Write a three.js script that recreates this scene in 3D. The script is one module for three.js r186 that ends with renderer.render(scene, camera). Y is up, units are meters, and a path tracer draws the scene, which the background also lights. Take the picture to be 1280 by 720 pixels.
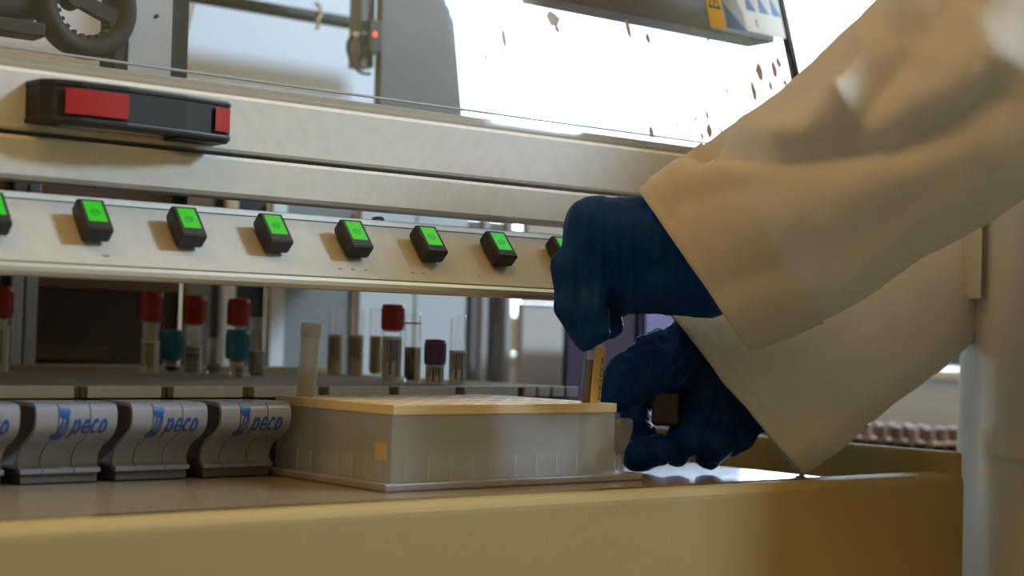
import * as THREE from 'three';
import { RoundedBoxGeometry } from 'three/addons/geometries/RoundedBoxGeometry.js';
import { RectAreaLightUniformsLib } from 'three/addons/lights/RectAreaLightUniformsLib.js';
import { mergeGeometries, mergeVertices, toCreasedNormals } from 'three/addons/utils/BufferGeometryUtils.js';
import { createNoise3D } from 'simplex-noise';

// ---------------------------------------------------------------- camera, sky, large lights, exposure
const scene = new THREE.Scene();
const camera = new THREE.PerspectiveCamera(20.408, 1280 / 720, 0.05, 60);
{
  const yaw = THREE.MathUtils.degToRad(38.9), pitch = THREE.MathUtils.degToRad(1.86), roll = THREE.MathUtils.degToRad(1.43);
  camera.position.set(0, 0.995, 0);
  camera.rotation.set(pitch, -yaw, roll, 'YXZ');
  camera.focus = 1.1;
  camera.userData.fStop = 5.6;
}
scene.add(camera);
scene.background = new THREE.Color().setRGB(4.6, 5.2, 6.0);           // bright overcast sky outside the windows
RectAreaLightUniformsLib.init();
const renderer = new THREE.WebGLRenderer({ antialias: true });
renderer.toneMapping = THREE.LinearToneMapping;
renderer.toneMappingExposure = 1.12;
renderer.shadowMap.enabled = true;

// daylight entering through the window opening in the right wall
function areaLight(name, color, intensity, w, h, pos, target) {
  const l = new THREE.RectAreaLight(color, intensity, w, h);
  l.name = name; l.position.set(...pos); l.lookAt(...target); l.castShadow = true;
  scene.add(l); return l;
}
const DAY = new THREE.Color().setRGB(0.60, 0.82, 1.0);
areaLight('window_daylight', DAY, 10.0, 3.6, 1.55, [4.48, 1.89, -4.65], [0, 1.89, -4.65]);          // window far behind the bench
areaLight('transom_daylight', DAY, 235, 0.62, 0.46, [3.12, 3.19, 1.08], [3.12, 3.19, -3]);             // sunlit high window right of and before the bench, mirrored in the glass cover
const WARM = new THREE.Color().setRGB(1.0, 0.51, 0.09);
const CEILING_LAMPS = [[-1.5, -0.55, 6.4], [-0.6, 0.45, 4.6]];

// ---------------------------------------------------------------- helpers
const V = (x, y, z) => new THREE.Vector3(x, y, z);
let seed = 12345;
const rnd = () => { seed = (seed * 1664525 + 1013904223) % 4294967296; return seed / 4294967296; };
const noise3 = createNoise3D(rnd);
const names = {};
function numbered(n) { const k = names[n] = (names[n] ?? -1) + 1; return k ? `${n}_${String(k).padStart(3, '0')}` : n; }
function mesh(name, geometry, material, parent) {
  const m = new THREE.Mesh(geometry, material);
  m.name = parent ? name : numbered(name); m.castShadow = m.receiveShadow = true;
  (parent ?? scene).add(m); return m;
}
function thing(name, label, category, pos = [0, 0, 0], group) {
  const o = new THREE.Group(); o.name = numbered(name); o.position.set(...pos); scene.add(o);
  o.userData = { label, category }; if (group) o.userData.group = group; return o;
}
function tag(o, label, category, group) { Object.assign(o.userData, { label, category }); if (group) o.userData.group = group; return o; }
function structure(name, geometry, material) { const m = mesh(name, geometry, material); m.userData.kind = 'structure'; return m; }
// a box from min corner to max corner, edges rounded by r
function box(x0, y0, z0, x1, y1, z1, r = 0) {
  const w = x1 - x0, h = y1 - y0, d = z1 - z0;
  const g = r ? new RoundedBoxGeometry(w, h, d, 2, Math.min(r, w / 2.01, h / 2.01, d / 2.01)) : new THREE.BoxGeometry(w, h, d);
  return g.translate((x0 + x1) / 2, (y0 + y1) / 2, (z0 + z1) / 2);
}
// a profile of [z, y] points swept along x
function alongX(profile, x0, x1, bevel = 0) {
  const s = new THREE.Shape(profile.map(([z, y]) => new THREE.Vector2(-z, y)));
  const g = new THREE.ExtrudeGeometry(s, { depth: x1 - x0 - 2 * bevel, bevelEnabled: bevel > 0, bevelSize: bevel, bevelOffset: -bevel, bevelThickness: bevel, bevelSegments: 2, curveSegments: 12 });
  return g.rotateY(Math.PI / 2).translate(x0 + bevel, 0, 0);
}
// a polygon of [x, y] extruded along z
function alongZ(poly, z0, z1, bevel = 0) {
  const s = poly instanceof THREE.Shape ? poly : new THREE.Shape(poly.map(([x, y]) => new THREE.Vector2(x, y)));
  return new THREE.ExtrudeGeometry(s, { depth: z1 - z0 - 2 * bevel, bevelEnabled: bevel > 0, bevelSize: bevel, bevelOffset: -bevel, bevelThickness: bevel, bevelSegments: 2, curveSegments: 20 }).translate(0, 0, z0 + bevel);
}
// a polygon of [x, z] extruded upwards
function upright(poly, y0, y1, bevel = 0) {
  const s = new THREE.Shape(poly.map(([x, z]) => new THREE.Vector2(x, -z)));
  return new THREE.ExtrudeGeometry(s, { depth: y1 - y0 - 2 * bevel, bevelEnabled: bevel > 0, bevelSize: bevel, bevelOffset: -bevel, bevelThickness: bevel, bevelSegments: 2 }).rotateX(-Math.PI / 2).translate(0, y0 + bevel, 0);
}
function tube(points, r, seg = 40, radial = 10) {
  return new THREE.TubeGeometry(new THREE.CatmullRomCurve3(points.map(p => V(...p))), seg, r, radial, false);
}
const lathe = (pts, seg = 28) => new THREE.LatheGeometry(pts.map(([r, y]) => new THREE.Vector2(r, y)), seg);
function std(r, g, b, roughness = 0.6, extra = {}) {
  return new THREE.MeshPhysicalMaterial({ color: new THREE.Color().setRGB(r, g, b), roughness, ...extra });
}
function noiseTexture(size, f) {
  const d = new Uint8Array(size * size * 4);
  for (let j = 0; j < size; j++) for (let i = 0; i < size; i++) {
    const c = f(i / size, j / size), k = 4 * (j * size + i);
    for (let n = 0; n < 3; n++) d[k + n] = Math.max(0, Math.min(255, 255 * (c.length ? c[n] : c)));
    d[k + 3] = 255;
  }
  const t = new THREE.DataTexture(d, size, size); t.wrapS = t.wrapT = THREE.RepeatWrapping; t.magFilter = THREE.LinearFilter; t.minFilter = THREE.LinearMipmapLinearFilter; t.generateMipmaps = true; t.needsUpdate = true; return t;
}
// noise that tiles over the unit square
function tiled(u, v, f, k = 0) {
  const a = 2 * Math.PI * u, b = 2 * Math.PI * v;
  return noise3(f * Math.cos(a) + k, f * Math.sin(a) + f * Math.cos(b), f * Math.sin(b) - k);
}
const fabricBump = noiseTexture(256, (u, v) => 0.5 + 0.22 * Math.sin(2 * Math.PI * 64 * u) * Math.sin(2 * Math.PI * 64 * v) + 0.12 * tiled(u, v, 6) + 0.1 * (rnd() - 0.5));
fabricBump.repeat.set(12, 12);
const grainBump = noiseTexture(256, (u, v) => 0.5 + 0.2 * tiled(u, v, 9, 3) + 0.25 * (rnd() - 0.5));
grainBump.repeat.set(5, 5);
const scuffTint = noiseTexture(512, (u, v) => {
  const n = 0.5 + 0.5 * tiled(u, v, 4, 8), m = tiled(u, v, 14, 2);
  const k = 1 - 0.04 * n - (m > 0.8 ? 0.06 * (m - 0.8) / 0.2 : 0);
  return [k, k * 0.995, k * 0.985];
});
scuffTint.colorSpace = THREE.SRGBColorSpace; scuffTint.repeat.set(3, 3);
function canvasTexture(w, h, draw) {
  const c = document.createElement('canvas'); c.width = w; c.height = h;
  draw(c.getContext('2d'), w, h);
  const t = new THREE.CanvasTexture(c); t.colorSpace = THREE.SRGBColorSpace; return t;
}

const M = {
  laminate: std(0.34, 0.28, 0.20, 0.16, { map: scuffTint, bumpMap: grainBump, bumpScale: 0.0002 }),
  apron: std(0.40, 0.30, 0.125, 0.75, { bumpMap: grainBump, bumpScale: 0.0001 }),
  rail: std(0.70, 0.70, 0.69, 0.42, { map: scuffTint }),
  railBare: std(0.62, 0.62, 0.62, 0.3, { metalness: 0.55 }),
  panelWhite: std(0.50, 0.50, 0.50, 0.5, { map: scuffTint }),
  black: std(0.012, 0.012, 0.013, 0.45),
  blackSoft: std(0.011, 0.011, 0.011, 0.55),
  red: std(0.40, 0.008, 0.004, 0.5),
  capRed: std(0.42, 0.007, 0.010, 0.35),
  capBlue: std(0.015, 0.20, 0.38, 0.35),
  capViolet: std(0.22, 0.09, 0.24, 0.35, { transmission: 0.25, thickness: 0 }),
  glass: new THREE.MeshPhysicalMaterial({ color: 0xffffff, roughness: 0.03, transmission: 1, thickness: 0, ior: 1.55 }),
  pane: new THREE.MeshPhysicalMaterial({ color: new THREE.Color().setRGB(0.96, 0.98, 1), roughness: 0.02, transmission: 1, thickness: 0, ior: 1.49 }),
  frosted: std(0.86, 0.88, 0.91, 0.38, { transmission: 0.8, thickness: 0, ior: 1.45 }),
  frostTube: std(0.85, 0.84, 0.80, 0.45, { transmission: 0.8, thickness: 0 }),
  cream: std(0.72, 0.60, 0.38, 0.5, { bumpMap: grainBump, bumpScale: 0.0004 }),
  endClear: std(0.75, 0.75, 0.78, 0.15, { transmission: 0.85, thickness: 0, ior: 1.45 }),
  handleClear: std(0.42, 0.44, 0.52, 0.22, { transmission: 0.35, thickness: 0, ior: 1.5 }),
  baseDark: std(0.10, 0.095, 0.10, 0.35),
  deckTop: std(0.58, 0.49, 0.36, 0.7, { map: scuffTint, bumpMap: grainBump, bumpScale: 0.0006 }),
  strip: std(0.86, 0.88, 0.92, 0.4),
  stripGap: std(0.22, 0.18, 0.12, 0.7),
  blood: std(0.045, 0.007, 0.003, 0.4),
  serum: std(0.42, 0.19, 0.015, 0.25),
  sediment: std(0.12, 0.03, 0.02, 0.3),
  coat: std(0.78, 0.76, 0.72, 0.9, { transmission: 0.22, thickness: 0, bumpMap: fabricBump, bumpScale: 0.0004, side: THREE.DoubleSide }),
  glove: std(0.001, 0.038, 0.190, 0.48, { specularIntensity: 0.25, bumpMap: grainBump, bumpScale: 0.0002 }),
  greyPanel: std(0.30, 0.30, 0.31, 0.6), palePanel: std(0.55, 0.56, 0.58, 0.6), darkPanel: std(0.022, 0.022, 0.024, 0.6),
  brownPanel: std(0.075, 0.042, 0.026, 0.6), tanPanel: std(0.36, 0.29, 0.21, 0.6),
  alu: std(0.60, 0.64, 0.72, 0.3, { metalness: 0.6 }),
  brown: std(0.020, 0.012, 0.008, 0.7), wallPaint: std(0.50, 0.41, 0.25, 0.85), floorGrey: std(0.14, 0.12, 0.09, 0.5), ceilingWarm: std(0.55, 0.45, 0.26, 0.9),  // wall and ceiling colours tinted tan so the bounced light turns warm
  bluePale: std(0.66, 0.71, 0.82, 0.5),
};

// ---------------------------------------------------------------- the room
const H = 3.7, XR = 4.5, ZB = -7.4, ZF = 1.1;
structure('floor', box(-3.2, -0.1, ZB - 0.2, XR + 0.2, 0, ZF + 0.2), M.floorGrey);
structure('ceiling', box(-3.2, H, ZB - 0.2, XR + 0.2, H + 0.1, ZF + 0.2), M.ceilingWarm);
structure('wall_back', box(-3.2, 0, ZB - 0.2, XR + 0.2, H, ZB), M.wallPaint);
structure('wall_left', box(-3.2, 0, ZB, -3.0, H, ZF), M.wallPaint);
structure('wall_right', mergeGeometries([box(XR, 0, ZB, XR + 0.2, 1.08, ZF), box(XR, 2.72, ZB, XR + 0.2, H, ZF), box(XR, 1.08, ZB, XR + 0.2, 2.72, -6.5), box(XR, 1.08, -2.78, XR + 0.2, 2.72, ZF)]), M.wallPaint);
structure('wall_front', mergeGeometries([box(-3.2, 0, ZF, 2.79, H, ZF + 0.2), box(3.45, 0, ZF, XR + 0.2, H, ZF + 0.2), box(2.79, 0, ZF, 3.45, 2.94, ZF + 0.2), box(2.79, 3.44, ZF, 3.45, H, ZF + 0.2)]), M.wallPaint);
function windowIn(n, axis, a0, a1, y0, y1) { // a framed pane in the right wall (axis x) or the front wall (axis z)
  const w = new THREE.Group(); w.name = `window_${n}`; w.userData.kind = 'structure'; scene.add(w);
  const b = (p0, q0, p1, q1, d0, d1) => axis === 'x' ? box(XR + d0, q0, p0, XR + d1, q1, p1) : box(p0, q0, ZF + d0, p1, q1, ZF + d1), f = 0.03;
  mesh('window_frame', mergeGeometries([b(a0, y0, a1, y0 + f, 0.05, 0.11), b(a0, y1 - f, a1, y1, 0.05, 0.11), b(a0, y0 + f, a0 + f, y1 - f, 0.05, 0.11), b(a1 - f, y0 + f, a1, y1 - f, 0.05, 0.11)]), M.palePanel, w);
  mesh('pane', b(a0 + f, y0 + f, a1 - f, y1 - f, 0.075, 0.081), M.pane, w);
}
windowIn(1, 'x', -6.5, -2.78, 1.08, 2.72);
windowIn(2, 'z', 2.79, 3.45, 2.94, 3.44);
for (const [x, z, power] of CEILING_LAMPS) {
  const l = thing('ceiling_lamp', z < 0 ? 'warm ceiling lamp left of the bench' : 'warm ceiling lamp behind the camera side of the room', 'lamp', [x, 3.7, z]);
  mesh('housing', box(-0.66, -0.06, -0.36, 0.66, 0, 0.36, 0.01), M.palePanel, l);
  mesh('light_diffuser', box(-0.6, -0.064, -0.3, 0.6, -0.06, 0.3), new THREE.MeshStandardMaterial({ color: 0xffffff, emissive: WARM, emissiveIntensity: 2.2 }), l);
  areaLight('ceiling_lamp_light', WARM, power, 1.2, 0.6, [x, 3.63, z], [x, 0, z]);
}

// ---------------------------------------------------------------- the bench under the machine
{
  const t = thing('bench', 'beige laminate bench with a raised side lip and deep plain front apron', 'bench');
  mesh('worktop', box(-0.6, 0.868, -1.68, 0.9245, 0.9, -0.762, 0.002), M.laminate, t);
  mesh('apron', alongX([[-0.775, 0.9], [-0.7575, 0.9], [-0.7545, 0.8993], [-0.7518, 0.8975], [-0.7503, 0.8948], [-0.75, 0.892], [-0.75, 0.62], [-0.775, 0.62]], -0.6, 1.062), M.apron, t);
  mesh('sunk_floor', box(0.925, 0.86, -1.48, 1.05, 0.8875, -0.7755, 0.001), M.apron, t);
  mesh('side_lip', box(1.0505, 0.86, -1.48, 1.062, 0.9165, -0.7505, 0.003), M.apron, t);
  mesh('cabinet', box(-0.6, 0.0, -1.66, 1.04, 0.86, -0.80, 0.004), M.greyPanel, t);
}

// ---------------------------------------------------------------- lower rail and display bar of the analyser
const XL = -0.25;
{
  const t = thing('lower_crossbar', 'pale painted crossbar under the glass cover of the analyser', 'crossbar');
  mesh('lower_rail', alongX([[-0.9056, 1.0844], [-0.905, 1.1052], [-0.9078, 1.1075], [-0.946, 1.1075], [-0.9575, 1.1], [-0.9575, 1.0844], [-0.9229, 1.0821], [-0.9102, 1.0823]], XL, 1.0555, 0.0011), M.rail, t);
  mesh('cable_gland', lathe([[0.0, 0], [0.007, 0], [0.008, 0.006], [0.006, 0.012], [0.006, 0.03], [0, 0.03]], 14).translate(0.5152, 1.0712, -1.008), M.black, t);
  mesh('bolt', new THREE.CylinderGeometry(0.003, 0.003, 0.008, 10).rotateX(Math.PI / 2).translate(0.6390, 1.0775, -0.9460), M.railBare, t);
}
const lcdFaces = ['23', '31', '18', '42', '27', '35', '20', '16'];
{
  const t = thing('display_console', 'sloped off-white console bar carrying a row of small green displays', 'console');
  mesh('face_panel', alongX([[-0.9134, 1.0706], [-0.8798, 1.0331], [-0.8831, 1.0306], [-0.9167, 1.068]], XL, 0.93), M.panelWhite, t);
  mesh('top_flange', alongX([[-0.9128, 1.0714], [-0.9145, 1.0751], [-0.9167, 1.0754], [-0.9408, 1.0754], [-0.9408, 1.0732], [-0.9167, 1.0723], [-0.9153, 1.0703]], XL, 0.93), M.rail, t);
  mesh('bottom_lip', alongX([[-0.8792, 1.0321], [-0.8775, 1.0299], [-0.8775, 1.0273], [-0.8794, 1.0249], [-0.8831, 1.0243], [-0.887, 1.0258], [-0.887, 1.0299], [-0.8831, 1.0306]], XL, 0.93), M.railBare, t);
  // face frame: origin in the middle of the face, y up the slope, z out of it
  const up = V(0, 0.0375, -0.0336).normalize(), out = V(0, -up.z, up.y);
  const turn = new THREE.Matrix4().makeBasis(V(1, 0, 0), up, out);
  const housing = new RoundedBoxGeometry(0.0172, 0.0252, 0.0095, 2, 0.0009).translate(0, 0, 0.0058);
  const foot = new RoundedBoxGeometry(0.0162, 0.0238, 0.0018, 1, 0.0005).translate(0, 0, 0.0007);
  const bezel = new RoundedBoxGeometry(0.0160, 0.0238, 0.0013, 1, 0.0004).translate(0, 0, 0.0107);
  const glowGeo = new THREE.PlaneGeometry(0.0118, 0.0166).translate(0, 0.0018, 0.01145);
  for (let i = 0; i < 8; i++) {
    const g = new THREE.Group(); g.name = 'display'; t.add(g);
    g.position.set(0.3387 + 0.06138 * i, 1.0559, -0.8969); g.quaternion.setFromRotationMatrix(turn);
    mesh('housing', mergeGeometries([housing, foot]), M.black, g);
    mesh('bezel', bezel, M.blackSoft, g);
    const tint = i > 5 ? '#12e04e' : '#3fe426';
    const map = canvasTexture(104, 150, (c, w, h) => {
      c.fillStyle = tint; c.fillRect(0, 0, w, h);
      c.strokeStyle = c.fillStyle = 'rgba(4,70,10,0.75)'; c.lineWidth = 4;
      c.beginPath(); c.ellipse(50, 82, 27, 22, -0.5, 0, 6.3); c.stroke();
      c.font = 'bold 34px sans-serif'; c.textAlign = 'center'; c.fillText(lcdFaces[i], 50, 94);
    });
    mesh('screen', glowGeo, new THREE.MeshStandardMaterial({ color: 0x062006, roughness: 0.3, emissive: 0xffffff, emissiveMap: map, emissiveIntensity: 0.55 }), g);
    const l = new THREE.PointLight(0x39ff3a, 0.000006); l.position.set(0, 0.0018, 0.014); l.name = 'screen_light'; l.castShadow = true; g.add(l);
  }
  // scuffs and dried drops on the face
  for (const [x, s] of [[0.4055, 1.2], [0.569, 0.8], [0.579, 0.7], [0.589, 0.6], [0.627, 0.6], [0.636, 0.4], [0.684, 0.5]]) {
    const d = new THREE.CylinderGeometry(0.0012 * s, 0.0014 * s, 0.0002, 7).scale(1.6, 1, 0.7).rotateX(Math.PI / 2).applyMatrix4(turn);
    const p = V(x, 1.0387, -0.88482); mesh('scuff', d.translate(p.x, p.y, p.z).translate(0, out.y * 0.0003, out.z * 0.0003), M.tanPanel, t);
  }
}

// ---------------------------------------------------------------- the lid: rail, glass, handle, stickers
{
  const t = thing('glass_cover', 'clear sloping glass cover with aluminium bottom rail, black and red handle and stickers', 'cover');
  mesh('rail', alongX([[-0.9113, 1.111], [-0.9096, 1.1126], [-0.9096, 1.145], [-0.9113, 1.1475], [-0.9194, 1.1482], [-0.9575, 1.1482], [-0.9575, 1.111]], XL, 1.059, 0.0011), M.rail, t);
  mesh('inner_ledge', box(XL, 1.1482, -0.9564, 1.0555, 1.1590, -0.9358, 0.0011), M.tanPanel, t);
  const lean = Math.atan(0.287), onPane = (x, y, off = 0) => V(x, y, -0.9177 - (y - 1.1472) * 0.287).add(V(0, Math.sin(lean) * off, Math.cos(lean) * off));
  const sheet = (w, h, d, r = 0) => (r ? new RoundedBoxGeometry(w, h, d, 1, r) : new THREE.BoxGeometry(w, h, d)).rotateX(-lean);
  { const c = onPane((XL + 1.0728) / 2, 1.1472 + 0.24, 0); mesh('pane', sheet(1.0728 - XL, 0.49, 0.004).translate(c.x, c.y, c.z), M.pane, t); }
  { const c = onPane((XL + 1.0728) / 2, 1.1593, 0.003); mesh('lower_seal', sheet(1.0728 - XL, 0.0012, 0.0016).translate(c.x, c.y, c.z), M.greyPanel, t); }
  { const c = onPane(1.0769, 1.1472 + 0.24, 0); mesh('edge_strip', sheet(0.0069, 0.49, 0.007, 0.001).translate(c.x, c.y, c.z), M.brown, t); }
  // hazard sticker and picture sticker
  const warn = canvasTexture(96, 256, (c, w, h) => {
    c.fillStyle = '#e2b400'; c.fillRect(0, 0, w, h); c.strokeStyle = '#1c1a10'; c.lineWidth = 7; c.lineJoin = 'round';
    c.beginPath(); c.moveTo(48, 120); c.lineTo(82, 186); c.lineTo(14, 186); c.closePath(); c.stroke();
    c.beginPath(); c.moveTo(52, 138); c.lineTo(42, 158); c.lineTo(54, 158); c.lineTo(46, 178); c.stroke();
  });
  const pics = canvasTexture(384, 256, (c, w, h) => {
    c.fillStyle = '#c9c3bb'; c.fillRect(0, 0, w, h);
    c.fillStyle = '#8f9299'; c.fillRect(0, 0, 120, h); c.fillStyle = '#2d4a80'; c.beginPath(); c.moveTo(0, 256); c.lineTo(0, 170); c.lineTo(125, 256); c.fill();
    c.fillStyle = '#d8d2c8'; c.beginPath(); c.moveTo(20, 0); c.lineTo(130, 0); c.lineTo(200, 256); c.lineTo(150, 256); c.fill();
    for (const x of [150, 235, 318]) {
      c.fillStyle = '#b0aeb0'; c.fillRect(x, 50, 72, 128); c.fillStyle = '#26468c'; c.beginPath(); c.moveTo(x, 100); c.lineTo(x + 62, 178); c.lineTo(x, 178); c.fill();
      c.fillStyle = '#a5503c'; c.beginPath(); c.arc(x + 34, 96, 9, 0, 7); c.fill();
    }
    c.fillStyle = '#1a1a1a'; c.fillRect(196, 205, 10, 28);
  });
  const labelMat = map => new THREE.MeshStandardMaterial({ map, roughness: 0.5 });
  { const c = onPane(0.9846, 1.2986, 0.0028); mesh('hazard_sticker', sheet(0.0185, 0.0717, 0.0006).translate(c.x, c.y, c.z), labelMat(warn), t).userData.label = 'yellow hazard sticker with black triangle'; }
  { const c = onPane(1.0338, 1.2994, 0.0028); mesh('picture_sticker', sheet(0.0745, 0.0672, 0.0006).translate(c.x, c.y, c.z), labelMat(pics), t).userData.label = 'pale sticker with small blue pictures'; }
  // torn paper flakes left on the glass
  const flakeMat = std(0.48, 0.43, 0.38, 0.8);
  const flakes = [[0.7952, 1.2453, 7, 8], [0.7977, 1.2361, 3, 4], [0.7416, 1.2201, 3, 8], [0.8755, 1.248, 4, 9], [0.8972, 1.2423, 4, 7], [0.8807, 1.1633, 4, 7], [1.0462, 1.236, 5, 9], [1.0266, 1.2319, 5, 10], [1.014, 1.2124, 4, 8], [0.9689, 1.2526, 2, 5], [0.9353, 1.1792, 2, 4], [0.9498, 1.1842, 3, 5], [0.9489, 1.1705, 4, 8], [0.9391, 1.1658, 3, 4], [1.0382, 1.22, 3, 5], [1.0555, 1.243, 4, 9], [1.059, 1.2257, 4, 5], [0.9806, 1.2084, 2, 5], [0.9633, 1.1738, 2, 6], [0.9113, 1.1715, 2, 4], [0.721, 1.2026, 1.5, 3]];
  for (const [x, y, w, h] of flakes) {
    const pts = [], n = 6; for (let k = 0; k < n; k++) { const a = 2 * Math.PI * k / n, r = 0.45 + 0.55 * rnd(); pts.push(new THREE.Vector2(Math.cos(a) * r * w / 900, Math.sin(a) * r * h / 800)); }
    const c = onPane(x, y, 0.0021);
    mesh('paper_flake', new THREE.ExtrudeGeometry(new THREE.Shape(pts), { depth: 0.0003, bevelEnabled: false }).rotateX(-lean).translate(c.x, c.y, c.z), flakeMat, t);
  }
  // handle: C-shaped grip, black shell with two red inserts
  const h = new THREE.Group(); h.name = 'handle'; t.add(h);
  // [x, out] outline seen from above
  const outer = [[0.3634, 0], [0.3651, 0.0162], [0.3709, 0.0225], [0.3865, 0.026], [0.4153, 0.0271], [0.4557, 0.0242], [0.4863, 0.0191], [0.4891, 0.0167], [0.4891, 0]];
  const gripShape = new THREE.Shape(outer.map(([x, o]) => new THREE.Vector2(x, o)));
  const hole = new THREE.Path([[0.3796, 0], [0.3818, 0.0115], [0.398, 0.0156], [0.4326, 0.0156], [0.4534, 0.0115], [0.4579, 0]].map(([x, o]) => new THREE.Vector2(x, o + 0.0002)));
  gripShape.holes.push(hole);
  const slab = (y0, y1, grow, bev) => new THREE.ExtrudeGeometry(gripShape, { depth: y1 - y0 - 2 * bev, bevelEnabled: true, bevelSize: bev, bevelOffset: grow - bev, bevelThickness: bev, bevelSegments: 3, curveSegments: 8 }).rotateX(Math.PI / 2).translate(0, y1 - bev, -0.9096);
  mesh('grip', slab(1.1179, 1.1369, 0, 0.0008), M.blackSoft, h);
  mesh('upper_edge', slab(1.136, 1.14, 0.0006, 0.0012), M.black, h);
  mesh('lower_edge', slab(1.1148, 1.1187, 0.0006, 0.0012), M.black, h);
  mesh('mount', box(0.4522, 1.1132, -0.9095, 0.4874, 1.117, -0.8905, 0.0011), M.black, h);
  const skin = (x0, x1) => { // a red insert following the outer face
    const c = new THREE.CatmullRomCurve3(outer.slice(1, 8).map(([x, o]) => V(x, 0, o))), pos = [], idx = [], N = 24;
    const pts = c.getPoints(300).filter(p => p.x >= x0 && p.x <= x1);
    for (let k = 0; k <= N; k++) { const p = pts[Math.round(k * (pts.length - 1) / N)]; for (const [y, o] of [[1.1202, 0.0002], [1.1202, 0.0012], [1.135, 0.0012], [1.135, 0.0002]]) pos.push(p.x, y, -0.9096 + p.z + o); }
    for (let k = 0; k < N; k++) for (let j = 0; j < 3; j++) { const a = 4 * k + j, b = a + 4; idx.push(a, b, a + 1, b, b + 1, a + 1); }
    const g = new THREE.BufferGeometry(); g.setAttribute('position', new THREE.Float32BufferAttribute(pos, 3)); g.setIndex(idx); g.computeVertexNormals(); return toCreasedNormals(g, 0.6);
  };
  mesh('red_insert', skin(0.3767, 0.4159), M.red, h); mesh('red_insert', skin(0.4759, 0.4886), M.red, h);
}

// ---------------------------------------------------------------- inside the analyser, behind the lid
{
  const b = thing('rear_sheeting', 'pale blue-grey rear sheets inside the glass cover', 'sheeting');
  mesh('sheet', alongZ([[0.336, 1.1462], [0.7655, 1.1462], [0.7666, 1.2022], [0.7896, 1.3814], [0.7896, 1.6726], [0.336, 1.6726]], -1.6016, -1.5904), std(0.74, 0.72, 0.80, 0.6), b);
  mesh('bright_sheet', alongZ([[0.784, 1.1798], [1.0696, 1.1798], [1.0696, 1.6726], [0.8736, 1.6726], [0.8232, 1.3814]], -1.5904, -1.5792), M.bluePale, b);
}
{
  const w = thing('drive_wheel', 'dark brown toothed drive wheel with one spoke inside the lid', 'wheel', [0.5005, 1.2392, -1.1424]);
  mesh('rim', new THREE.TorusGeometry(0.032, 0.0085, 12, 60).scale(1, 1, 1.3), M.brown, w);
  const teeth = []; for (let k = 0; k < 22; k++) { const a = 2 * Math.PI * k / 22; teeth.push(new THREE.BoxGeometry(0.003, 0.003, 0.010).translate(0.0235, 0, 0).rotateZ(a)); }
  mesh('inner_teeth', mergeGeometries(teeth), M.brown, w);
  mesh('spoke', new THREE.BoxGeometry(0.060, 0.0105, 0.009).rotateZ(-0.36).translate(0.002, 0.001, 0.001), M.brown, w);
  mesh('hub', new THREE.CylinderGeometry(0.008, 0.009, 0.016, 20).rotateX(Math.PI / 2).translate(-0.010, 0.005, 0), M.brown, w);
}
{
  const w = thing('motor_unit', 'dark brown motor housing left of the drive wheel', 'motor');
  mesh('body', new RoundedBoxGeometry(0.082, 0.082, 0.07, 3, 0.012).rotateZ(0.25).translate(0.4334, 1.2604, -1.176), M.brown, w);
  mesh('flange', box(0.3976, 1.2089, -1.1536, 0.4659, 1.2201, -1.1312, 0.0022), M.brown, w);
  mesh('stand', box(0.4032, 1.1692, -1.1592, 0.4166, 1.2134, -1.1368, 0.0022), M.greyPanel, w);
}
{
  const p = thing('inner_post', 'grey sheet metal post with brown sides and one screw', 'post');
  mesh('plate', box(0.5359, 1.1462, -1.1536, 0.5729, 1.6726, -1.1424, 0.0011), std(0.48, 0.46, 0.46, 0.5), p);
  mesh('side', box(0.5253, 1.1462, -1.1704, 0.5356, 1.6726, -1.1446, 0.0011), M.brown, p);
  mesh('side', box(0.5734, 1.1462, -1.1872, 0.5919, 1.6726, -1.1514, 0.0011), M.brown, p);
  mesh('screw', new THREE.CylinderGeometry(0.0016, 0.0016, 0.002, 8).rotateX(Math.PI / 2).translate(0.5589, 1.2403, -1.1418), M.black, p);
}
{
  const p = thing('inner_tray', 'brown inner tray with small metal clips behind the lid rail', 'tray');
  mesh('floor_sheet', box(XL, 1.144, -1.456, 1.0416, 1.149, -0.9632, 0.0011), M.tanPanel, p);
  mesh('step', box(0.336, 1.1492, -1.12, 0.6104, 1.1686, -1.064, 0.0011), M.brown, p);
  for (const [x, w, m] of [[0.439, 0.011, M.black], [0.457, 0.018, M.alu], [0.479, 0.010, M.black], [0.4995, 0.016, M.railBare], [0.526, 0.007, M.alu], [0.644, 0.013, M.brown]]) mesh('clip', box(x, 1.1492, -1.0584, x + w, 1.163, -1.0416, 0.0011), m, p);
}
tag(mesh('guide_rod', tube([[0.6944, 1.3416, -1.4896], [1.0864, 1.3416, -1.4896]], 0.0069, 4, 14), M.darkPanel), 'dark horizontal guide rod inside the lid', 'rod');
tag(mesh('guide_rod', tube([[0.6944, 1.3792, -1.456], [1.1088, 1.3792, -1.456]], 0.0069, 4, 14), M.darkPanel), 'upper dark guide rod near the top of the glass', 'rod');
{
  const c = thing('cable_clip', 'small cream plastic clip hooked on the guide rod', 'clip', [0.9145, 1.3416, -1.4896]);
  mesh('hook', tube([[-0.002, 0.014, 0.006], [0.002, 0.010, 0.0085], [0.0035, 0.002, 0.009], [-0.0005, -0.006, 0.0085], [0.003, -0.011, 0.007], [-0.001, -0.014, 0.006]], 0.0022, 24, 8), M.cream, c);
}
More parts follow.
